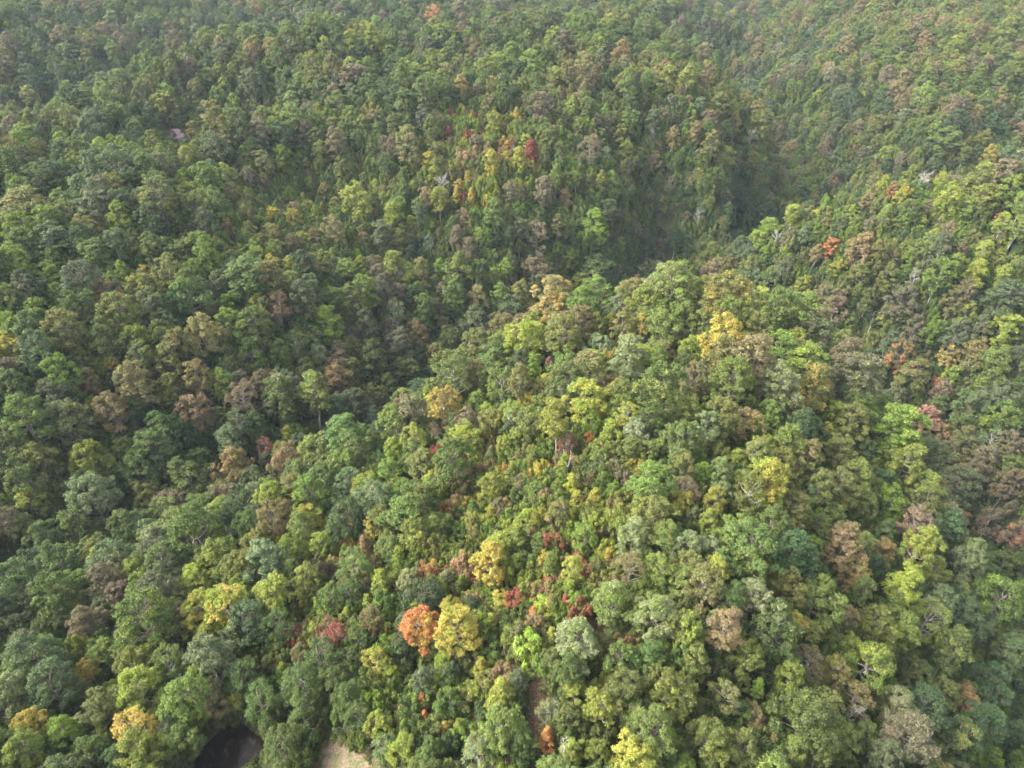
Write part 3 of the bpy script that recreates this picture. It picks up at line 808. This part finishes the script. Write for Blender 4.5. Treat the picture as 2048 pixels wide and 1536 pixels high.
# openings the photo looks into: no unpicked tree stands where its crown would roof them over
def _uv(P_, h=0.0):
    a_, b_, _d = project(P_[:, 0], P_[:, 1], ground(P_[:, 0], P_[:, 1]) + h)
    return np.stack([a_, b_], 1)
HOUSE = [float(q[0]) for q in cast([345], [262], 5.5)[:2]]
OPEN = [(_uv(POND), 0.8), (_uv(MEADOW), 0.7)] + [(_uv(b), 0.45) for b in BARE]
_h = project(np.array([HOUSE[0]]), np.array([HOUSE[1]]), ground([HOUSE[0]], [HOUSE[1]]) + 6)
OPEN.append((np.array([(_h[0][0] + dx_, _h[1][0] + dy_) for dx_, dy_ in ((-12, -6), (12, -6), (12, 6), (-12, 6))]), 0.9))
def covers(u, v, rp_):
    for P_, k_ in OPEN:
        if P_[:, 0].min() - 90 < u < P_[:, 0].max() + 90 and P_[:, 1].min() - 90 < v < P_[:, 1].max() + 90:
            if poly_dist(P_, [u], [v])[0] < rp_ * k_:
                return True
    return False

n_try = 130000
# candidates spread over the whole wedge the picture sees and some way to each side of it
cy_ = np.sqrt(rng.uniform(0, 1, n_try)) * 1000 - 30
cx_ = (rng.uniform(-1, 1, n_try)) * (75 + 0.86 * (cy_ + 30))
cz_ = ground(cx_, cy_)
cu, cv, cd = project(cx_, cy_, cz_ + 13)
for i in range(n_try):
    u, v = cu[i], cv[i]
    if cd[i] < 20:
        u, v = 1024, 1600
    for zt in ZONES:
        if zt[0] <= u < zt[2] and zt[1] <= v < zt[3]:
            break
    if u > 1450 and v > 470 and y < 420:
        zt = ZONES[11] if cd[i] > 195 else (ZONES[0] if v < 800 else ZONES[13])
    elif zt is ZONES[0] and cd[i] > 212:
        zt = ZONES[7]
    r = zt[5] * float(np.exp(rng.normal(0, 0.30))) * 0.98
    x, y = float(cx_[i]), float(cy_[i])
    if y > 420:
        r = max(r, 2.9)
    if crowded(x, y, r, 0.62) or in_clear(x, y, r * 0.5) or covers(u, v, r / max(cd[i], 20) * F):
        continue
    k = KCODE[zt[6][rng.integers(len(zt[6]))]]
    if k == 'bush':
        r = min(r, 2.0)
    if k in ('cone',):
        r = min(r, 2.9)
    cc = zt[4][rng.integers(len(zt[4]))]
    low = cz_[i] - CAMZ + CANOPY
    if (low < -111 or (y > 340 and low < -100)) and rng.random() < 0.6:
        cc = 'DDDBBGNO'[rng.integers(8)]  # low-lying trees get darker leaves: valley shade put into the colour
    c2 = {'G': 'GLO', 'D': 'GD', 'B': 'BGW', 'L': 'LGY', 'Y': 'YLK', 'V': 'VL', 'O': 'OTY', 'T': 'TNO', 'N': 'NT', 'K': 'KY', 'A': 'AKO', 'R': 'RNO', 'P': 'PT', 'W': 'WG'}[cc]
    c2 = c2[rng.integers(len(c2))]
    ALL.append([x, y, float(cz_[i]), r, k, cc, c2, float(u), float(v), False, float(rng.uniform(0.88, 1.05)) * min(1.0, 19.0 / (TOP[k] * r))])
    cell_add(x, y, r)

# shrubs and saplings under the trees, near enough to be seen between the crowns
SHR = []
n_s = 150000
sy = rng.uniform(0, 1, n_s) ** 0.58 * 560 - 20
sx = rng.uniform(-1, 1, n_s) * (60 + 0.86 * (sy + 20))
sz = ground(sx, sy)
keep = np.zeros(n_s, bool)
su_, sv_, sd_ = project(sx, sy, sz + 3.0)
scell = {}
for i in range(n_s):
    x, y = float(sx[i]), float(sy[i])
    cs_ = 2.5 if y < 180 else 3.1
    key = (int(x // cs_), int(y // cs_), cs_)
    if key in scell or in_clear(x, y, 0.6) or (sd_[i] > 20 and covers(su_[i], sv_[i], 2.4 / sd_[i] * F)):
        continue
    scell[key] = 1
    keep[i] = True
SHR = np.stack([sx, sy, sz], 1)[keep]
tuft = []
tr_ = np.random.default_rng(9)
for P_, n_, a_, b_ in ((MEADOW, 900, -30, -0.2), (POND, 900, 0.3, 2.2)):
    lo_, hi_ = P_.min(0) - 3, P_.max(0) + 3
    for _ in range(n_):
        x_, y_ = tr_.uniform(lo_[0], hi_[0]), tr_.uniform(lo_[1], hi_[1])
        d_ = poly_dist(P_, [x_], [y_])[0]
        if a_ < d_ < b_ and tr_.random() < (0.6 if d_ > -1.2 else 0.05):
            tuft.append((x_, y_))
tuft = np.array(tuft)
TUFT = np.concatenate([tuft, ground(tuft[:, 0], tuft[:, 1])[:, None]], 1)
print('TREES', len(ALL), 'SHRUBS', len(SHR))

# ---------------------------------------------------------------- which trees show largest
arr = np.array([[t[0], t[1], t[2], t[3]] for t in ALL])
hcs = np.array([HC[t[4]] * t[3] * t[10] for t in ALL])
PU, PV, PD = project(arr[:, 0], arr[:, 1], arr[:, 2] + hcs)
rpx = arr[:, 3] / PD * F
vis = (PD > 5) & (PU > -rpx * 0.5) & (PU < 2048 + rpx * 0.5) & (PV > -rpx * 0.5) & (PV < 1536 + rpx * 0.4)
hidden = np.zeros(len(ALL), bool)
for s in np.linspace(0.35, 0.93, 14):
    gx_, gy_ = arr[:, 0] * s, arr[:, 1] * s
    zz = CAMZ + (arr[:, 2] + hcs + 3 - CAMZ) * s
    m = vis & (PD < 420)
    g = np.full(len(ALL), -1e9); g[m] = ground(gx_[m], gy_[m])
    hidden |= g + 12 > zz
vis &= ~hidden
order = np.argsort(-rpx * vis)
SPECIAL = {  # region, x, y: own label, name used by its neighbours
    (7, 470, 660): ('coral orange tree touching a yellow one in the foreground left of centre', 'the coral orange tree'),
    (5, 310, 500): ('large golden yellow dome near the top of the nearest ridge', 'the large golden tree'),
    (4, 1305, 1290): ('straight pale bare trunk standing alone near the middle of the nearest ridge', 'the lone straight bare trunk'),
    (4, 320, 320): ('pale fuzzy half bare tree in the dark valley left of centre', 'the pale half bare valley tree'),
    (3, 620, 220): ('flat topped salmon orange tree alone among green ones on the left slope', 'the salmon orange tree'),
    (8, 1130, 870): ('half dead tree with white limbs through light green leaves, lower right', 'the white limbed tree'),
    (8, 880, 500): ('largest crimson shrub in the row at lower right', 'the crimson shrubs'),
    (4, 890, 1350): ('bright yellow green young tree standing out below the centre of the photo', 'the bright young centre tree'),
    (6, 1845, 710): ('upright oval yellow tree alone above the pines near the pond', 'the upright yellow oval tree'),
    (6, 780, 1280): ('golden yellow open branched tree left of the pond', 'the golden tree by the pond'),
    (6, 620, 400): ('broad dull brown tree on the lower left slope', 'the brown lower left tree'),
    (7, 1215, 1330): ('orange and gold tree at the bottom edge right of the bare ground strip', 'the orange bottom edge tree'),
    (8, 1690, 1120): ('round tan gold tree in the dark lower right corner', 'the tan gold corner tree'),
    (8, 310, 680): ('tan tree on a long bare leaning trunk at lower right', 'the tan leaning trunk tree'),
    (7, 1390, 770): ('broad pale sage tree with a pale domed crown below centre', 'the pale domed tree'),
    (7, 1360, 330): ('yellow green airy tree on a pale bare stem below centre', 'the pale stemmed airy tree'),
    (5, 1320, 600): ('orange brown tree in the dark right hand valley', 'the orange brown valley tree'),
    (5, 1480, 940): ('pinkish brown tree at the edge of the right hand valley', 'the pinkish valley edge tree'),
    (3, 1430, 810): ('mauve brown twiggy tree in the middle of the left slope', 'the mauve brown tree'),
    (4, 670, 680): ('large open tree with pale forked limbs on the ridge left flank', 'the forked pale limbed tree'),
    (5, 1590, 600): ('small amber tree right of the orange brown one in the right valley', 'the small amber tree'),
    (4, 1670, 930): ('pale yellow green tree on a white trunk right of centre', 'the white trunked tree'),
    (6, 480, 640): ('dull brown bushy tree near the left edge, lower part', 'the lower dull brown tree'),
    (6, 530, 930): ('thin yellow tree with bare limbs at lower left', 'the thin yellow tree'),
    (7, 810, 1400): ('pale yellow feathery tree at the bottom edge left of bare ground', 'the pale feathery tree'),
}
NTREE = 292
_spuv = [region_pt(REG[k[0]], k[1], k[2]) for k in SPECIAL]
things = [i for i, t in enumerate(ALL) if t[9] and vis[i] and t[4] not in ('bush', 'fan', 'spire') and any(abs(t[7] - q[0]) < 0.6 and abs(t[8] - q[1]) < 0.6 for q in _spuv)]
things_set = set(things)
cnt = len(things)
for i in order:
    if not vis[i]:
        break
    if ALL[i][4] in ('bush', 'fan', 'spire') or int(i) in things_set:
        continue
    if cnt < NTREE:
        things.append(int(i)); cnt += 1
things_set = set(things)
for i, t in enumerate(ALL):
    if vis[i] and t[4] in ('fan', 'spire') or (vis[i] and t[4] == 'bush' and t[9]):
        things.append(i); things_set.add(i)

rs = random.Random(4)
def tint_of(c, jit=0.10):
    p = PAL[c]
    k = math.exp(rs.gauss(0, jit))
    return tuple(max(0.005, q * k * math.exp(rs.gauss(0, 0.05))) for q in p)

def place(o, t):
    s = t[3]
    return s

EMPTYS = []
for i in things:
    t = ALL[i]
    x, y, z, R, kind, c1, c2, u, v, picked, zs = t
    nm = {'fan': 'dead_tree', 'spire': 'dead_tree', 'bush': 'shrub', 'pine': 'pine_tree'}.get(kind, 'broadleaf_tree')
    e = bpy.data.objects.new(nm, None)
    SC.collection.objects.link(e)
    e.empty_display_size = 1.0
    e.location = (x, y, z - 0.05)
    e.rotation_euler = (rs.gauss(0, 0.03), rs.gauss(0, 0.03), rs.uniform(0, 6.283))
    e.scale = (R * rs.uniform(0.9, 1.1), R * rs.uniform(0.9, 1.1), R * zs)
    if kind in ('fan', 'spire'):
        R = max(R, 1.0)
        sty = rs.choice([s for s in SNAG if s[0] == kind])
        Hh = (14.0 if kind == 'fan' else 9.5) * (1.0 if R * F / PD[i] > 12 else 0.8) / 4.0
        if kind == 'fan':
            e.scale = (R * 0.8, R * 0.8, max(R * 0.95, min(Hh, R * 1.7)))
        else:
            e.scale = (2.2, 2.2, 2.6)
        link('trunk', sty[2], e); link('limbs', sty[1], e)
    else:
        p = PROTO[rs.choice(BY_KIND[kind])]
        c = link('crown', p[1], e)
        c['tint'] = list(tint_of(c1)); c['tint2'] = list(tint_of(c2))
        link('trunk', p[2], e)
    EMPTYS.append((i, e))

# ---------------------------------------------------------------- the far wood and the undergrowth: one object each
PCOL = bpy.data.collections.new('prototypes')
for j, (kd, cm, tm) in enumerate(PROTO):
    # crown and trunk in one mesh for the instances
    nvc, nvt = len(cm.vertices), len(tm.vertices)
    a = np.empty(nvc * 3, np.float32); cm.vertices.foreach_get('co', a)
    b = np.empty(nvt * 3, np.float32); tm.vertices.foreach_get('co', b)
    fa = np.empty(len(cm.loops), np.int32); cm.loops.foreach_get('vertex_index', fa)
    fb = np.empty(len(tm.loops), np.int32); tm.loops.foreach_get('vertex_index', fb)
    V = np.concatenate([a.reshape(-1, 3), b.reshape(-1, 3)])
    Fq = np.concatenate([fa.reshape(-1, 4), fb.reshape(-1, 4) + nvc])
    me = mesh_from('tree_%02d' % j, V, Fq, 4)
    for nm in ('leafv', 'clumpv'):
        q = np.empty(len(cm.polygons), np.float32); cm.attributes[nm].data.foreach_get('value', q)
        me.attributes.new(nm, 'FLOAT', 'FACE').data.foreach_set('value', np.concatenate([q, np.zeros(len(tm.polygons), np.float32)]))
    me.materials.append(M_LEAF); me.materials.append(tm.materials[0])
    me.polygons.foreach_set('material_index', np.concatenate([np.zeros(len(cm.polygons), np.int32), np.ones(len(tm.polygons), np.int32)]))
    o = bpy.data.objects.new('tree_%02d' % j, me)
    PCOL.objects.link(o)

def scatter(name, P, idx, rot, scl, tint, tint2):
    me = bpy.data.meshes.new(name)
    n = len(P)
    me.vertices.add(n); me.vertices.foreach_set('co', np.asarray(P, np.float32).ravel())
    me.attributes.new('idx', 'INT', 'POINT').data.foreach_set('value', np.asarray(idx, np.int32))
    for nm, d in (('rot', rot), ('scl', scl), ('tint', tint), ('tint2', tint2)):
        me.attributes.new(nm, 'FLOAT_VECTOR', 'POINT').data.foreach_set('vector', np.asarray(d, np.float32).ravel())
    o = link(name, me)
    g = bpy.data.node_groups.new(name, 'GeometryNodeTree')
    g.interface.new_socket('Geometry', in_out='INPUT', socket_type='NodeSocketGeometry')
    g.interface.new_socket('Geometry', in_out='OUTPUT', socket_type='NodeSocketGeometry')
    gi = g.nodes.new('NodeGroupInput'); go_ = g.nodes.new('NodeGroupOutput')
    ip = g.nodes.new('GeometryNodeInstanceOnPoints'); ip.inputs['Pick Instance'].default_value = True
    m2p = g.nodes.new('GeometryNodeMeshToPoints')
    ci = g.nodes.new('GeometryNodeCollectionInfo'); ci.inputs['Collection'].default_value = PCOL
    ci.inputs['Separate Children'].default_value = True; ci.inputs['Reset Children'].default_value = True
    def attr(nm, ty):
        a = g.nodes.new('GeometryNodeInputNamedAttribute'); a.data_type = ty; a.inputs['Name'].default_value = nm
        return [s for s in a.outputs if s.enabled and s.name == 'Attribute'][0]
    L = g.links.new
    L(gi.outputs[0], m2p.inputs['Mesh']); L(m2p.outputs[0], ip.inputs['Points'])
    L(ci.outputs[0], ip.inputs['Instance'])
    L(attr('idx', 'INT'), ip.inputs['Instance Index'])
    e2r = g.nodes.new('FunctionNodeEulerToRotation'); L(attr('rot', 'FLOAT_VECTOR'), e2r.inputs[0])
    L(e2r.outputs[0], ip.inputs['Rotation']); L(attr('scl', 'FLOAT_VECTOR'), ip.inputs['Scale'])
    L(ip.outputs[0], go_.inputs[0])
    md_ = o.modifiers.new('scatter', 'NODES'); md_.node_group = g
    o['kind'] = 'stuff'
    return o

rest = [i for i in range(len(ALL)) if i not in things_set and ALL[i][4] not in ('fan', 'spire')]
P, ID, RO, S, T1, T2 = [], [], [], [], [], []
for i in rest:
    x, y, z, R, kind, c1, c2, u, v, picked, zs = ALL[i]
    P.append((x, y, z)); ID.append(rs.choice(BY_KIND[kind]))
    RO.append((rs.gauss(0, 0.03), rs.gauss(0, 0.03), rs.uniform(0, 6.283))); S.append((R * rs.uniform(0.86, 1.14), R * rs.uniform(0.86, 1.14), R * zs))
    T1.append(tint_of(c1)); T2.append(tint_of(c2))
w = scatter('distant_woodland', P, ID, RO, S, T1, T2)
P, ID, RO, S, T1, T2 = [], [], [], [], [], []
SU, SV, SD = project(SHR[:, 0], SHR[:, 1], SHR[:, 2] + 2)
for qi, (x, y, z) in enumerate(SHR):
    bright = (850 < SU[qi] < 1290 and 820 < SV[qi] < 1400) or (560 < SU[qi] < 900 and 1040 < SV[qi] < 1300) or (860 < SU[qi] < 1100 and 200 < SV[qi] < 420)
    P.append((x, y, z)); ID.append(rs.choice(BY_KIND['bush']))
    r = rs.uniform(1.3, 2.3) if y < 180 else rs.uniform(1.8, 3.0)
    RO.append((rs.gauss(0, 0.08), rs.gauss(0, 0.08), rs.uniform(0, 6.283))); S.append((r, r, r * rs.uniform(1.0, 2.4)))
    c = rs.choice('VVLLYYYGOGGOORKTPN' if bright else 'GGGGVVDDLLOO'); T1.append(tint_of(c, 0.2)); T2.append(tint_of(rs.choice('GVLOY' if bright else 'GGVLDT'), 0.2))
for x, y, z in TUFT:
    P.append((x, y, z)); ID.append(rs.choice(BY_KIND['bush']))
    r = rs.uniform(0.25, 0.75)
    RO.append((0, 0, rs.uniform(0, 6.283))); S.append((r, r, r * rs.uniform(0.6, 1.1)))
    T1.append(tint_of(rs.choice('GOOTY'), 0.2)); T2.append(tint_of(rs.choice('GOT'), 0.2))
w2 = scatter('undergrowth', P, ID, RO, S, T1, T2)

# ---------------------------------------------------------------- the house in the trees at upper left
def plain(name, c, c2, sc, rough=0.8):
    m, n, l = mat_new(name)
    out = N(n, 'ShaderNodeOutputMaterial'); pb = N(n, 'ShaderNodeBsdfPrincipled'); pb.inputs['Roughness'].default_value = rough
    tc = N(n, 'ShaderNodeTexCoord'); no = N(n, 'ShaderNodeTexNoise'); no.inputs['Scale'].default_value = sc
    l.new(tc.outputs['Object'], no.inputs['Vector'])
    l.new(mixc(n, l, no.outputs['Fac'], c, c2), pb.inputs['Base Color']); l.new(pb.outputs[0], out.inputs[0])
    return m
hx, hy = HOUSE
hzg = float(ground([hx], [hy])[0])
house = bpy.data.objects.new('house', None); SC.collection.objects.link(house)
house.location = (hx, hy, hzg - 0.2); house.rotation_euler = (0, 0, 0.5)
def boxm(name, x0, x1, y0, y1, z0, z1, m, par):
    v = [(x, y, z) for z in (z0, z1) for x, y in ((x0, y0), (x1, y0), (x1, y1), (x0, y1))]
    me = bpy.data.meshes.new(name)
    me.from_pydata(v, [], [(3, 2, 1, 0), (4, 5, 6, 7), (0, 1, 5, 4), (1, 2, 6, 5), (2, 3, 7, 6), (3, 0, 4, 7)])
    me.materials.append(m)
    return link(name, me, par)
boxm('wall', -5, 5, -3.5, 3.5, -0.5, 3.4, plain('siding', (0.42, 0.38, 0.33), (0.50, 0.46, 0.40), 3), house)
rv = [(-5.6, -4.1, 3.35), (5.6, -4.1, 3.35), (5.6, 4.1, 3.35), (-5.6, 4.1, 3.35), (-2.6, 0, 6.4), (2.6, 0, 6.4)]
rme = bpy.data.meshes.new('roof'); rme.from_pydata(rv, [], [(0, 1, 5, 4), (1, 2, 5), (2, 3, 4, 5), (3, 0, 4), (3, 2, 1, 0)])
rme.materials.append(plain('shingles', (0.17, 0.105, 0.115), (0.26, 0.17, 0.18), 5)); link('roof', rme, house)
boxm('door', -0.5, 0.5, -3.56, -3.503, -0.4, 1.9, plain('door_paint', (0.12, 0.06, 0.04), (0.16, 0.09, 0.06), 4), house)
for wx in (-3.2, 2.2):
    boxm('window', wx, wx + 1.1, -3.55, -3.503, 0.9, 2.1, plain('window_glass', (0.05, 0.06, 0.07), (0.08, 0.09, 0.10), 1, 0.1), house)
house['label'] = 'small house showing its mauve hipped roof among trees on the left hill'
house['category'] = 'house'

# ---------------------------------------------------------------- labels
CNAME = {'G': 'mid green', 'D': 'dark green', 'B': 'grey green', 'L': 'light green', 'Y': 'yellow green', 'V': 'vivid green', 'O': 'olive green', 'T': 'tan brown',
         'N': 'dull brown', 'K': 'golden yellow', 'A': 'orange', 'R': 'dark red', 'P': 'pinkish brown', 'W': 'pale sage'}
FORM = {'round': 'round {} tree', 'broad': 'broad domed {} tree', 'tall': 'tall oval {} tree', 'cone': 'small pointed {} tree', 'open': 'open limbed {} tree',
        'high': 'high crowned {} tree', 'thin': 'thin leaved {} tree', 'pine': 'feathery {} pine', 'bush': 'low {} shrub', 'fan': 'branching bare dead tree', 'spire': 'straight bare dead trunk'}
CAT = {'pine': 'pine tree', 'bush': 'shrub', 'fan': 'dead tree', 'spire': 'dead tree'}
GRP = {'pine': 'pines around the pond and clearing', 'bush': 'red and yellow shrubs in the thin woods', 'fan': 'bare dead trees standing in the forest', 'spire': 'bare dead trees standing in the forest'}
marks = [(461.0, 1490.0, 'the muddy pond'), (670.0, 1490.0, 'the tan clearing')]
own = {}
for (rg, a_, b_), (lab, nm_) in SPECIAL.items():
    u, v = region_pt(REG[rg], a_, b_)
    for i, e in EMPTYS:
        if ALL[i][9] and abs(ALL[i][7] - u) < 0.6 and abs(ALL[i][8] - v) < 0.6:
            own[i] = lab
            marks.append((float(PU[i]), float(PV[i]), nm_))
DIRS = ['right of', 'above and right of', 'above', 'above and left of', 'left of', 'below and left of', 'below', 'below and right of']
ORD = ['nearest', 'second nearest', 'third nearest', 'fourth nearest', 'fifth nearest', 'sixth nearest', 'seventh nearest', 'eighth nearest', 'ninth nearest', 'tenth nearest']
buck = {}
for i, e in EMPTYS:
    t = ALL[i]
    u, v = float(PU[i]), float(PV[i])
    kind = t[4]
    e['category'] = CAT.get(kind, 'tree')
    e['group'] = GRP.get(kind, 'broadleaf trees of the near forest')
    if i in own:
        e['label'] = own[i]
        continue
    ds = sorted((math.hypot(u - m[0], v - m[1]), k) for k, m in enumerate(marks))
    d, k = ds[0]
    m = marks[k]
    o8 = int(round(math.atan2(m[1] - v, u - m[0]) / (math.pi / 4))) % 8
    form = FORM[kind].format(CNAME[t[5]])
    buck.setdefault((form, m[2], o8), []).append((d, e))
for (form, mk, o8), lst in buck.items():
    lst.sort(key=lambda q: q[0])
    for n_, (d, e) in enumerate(lst):
        if len(lst) == 1:
            e['label'] = '%s %s %s' % (form, DIRS[o8], mk)
        else:
            e['label'] = '%s %s %s %s' % (ORD[min(n_, 9)], form, DIRS[o8], mk)
print('OWN', len(own), 'of', len(SPECIAL), [k for k in SPECIAL if SPECIAL[k][0] not in own.values()])
L_ = [e['label'] for _, e in EMPTYS]; print('LABELS', len(L_), len(set(L_)), max(len(q.split()) for q in L_), min(len(q.split()) for q in L_), L_[::25])
w['label'] = 'unbroken autumn woodland covering the farther ridges and valleys'
w2['label'] = 'green undergrowth of saplings and shrubs between the trees'

# ---------------------------------------------------------------- haze
hm, hn, hl = mat_new('haze')
ho = N(hn, 'ShaderNodeOutputMaterial')
pvn = N(hn, 'ShaderNodeVolumePrincipled')
pvn.inputs['Color'].default_value = (0.70, 0.84, 1.0, 1)
pvn.inputs['Density'].default_value = 0.00007
pvn.inputs['Anisotropy'].default_value = 0.0
hl.new(pvn.outputs[0], ho.inputs['Volume'])
HB = 4700.0
zlo = float(gv[:, 2].min()) - 1.0
zhi = CAMZ + 60
hv_ = [(sx_ * HB, sy_ * HB, z_) for z_ in (zlo, zhi) for sx_, sy_ in ((-1, -1), (1, -1), (1, 1), (-1, 1))]
hf_ = [(3, 2, 1, 0), (4, 5, 6, 7), (0, 1, 5, 4), (1, 2, 6, 5), (2, 3, 7, 6), (3, 0, 4, 7)]
hme = bpy.data.meshes.new('haze'); hme.from_pydata(hv_, [], hf_); hme.materials.append(hm)
hz = link('haze', hme); hz['kind'] = 'stuff'
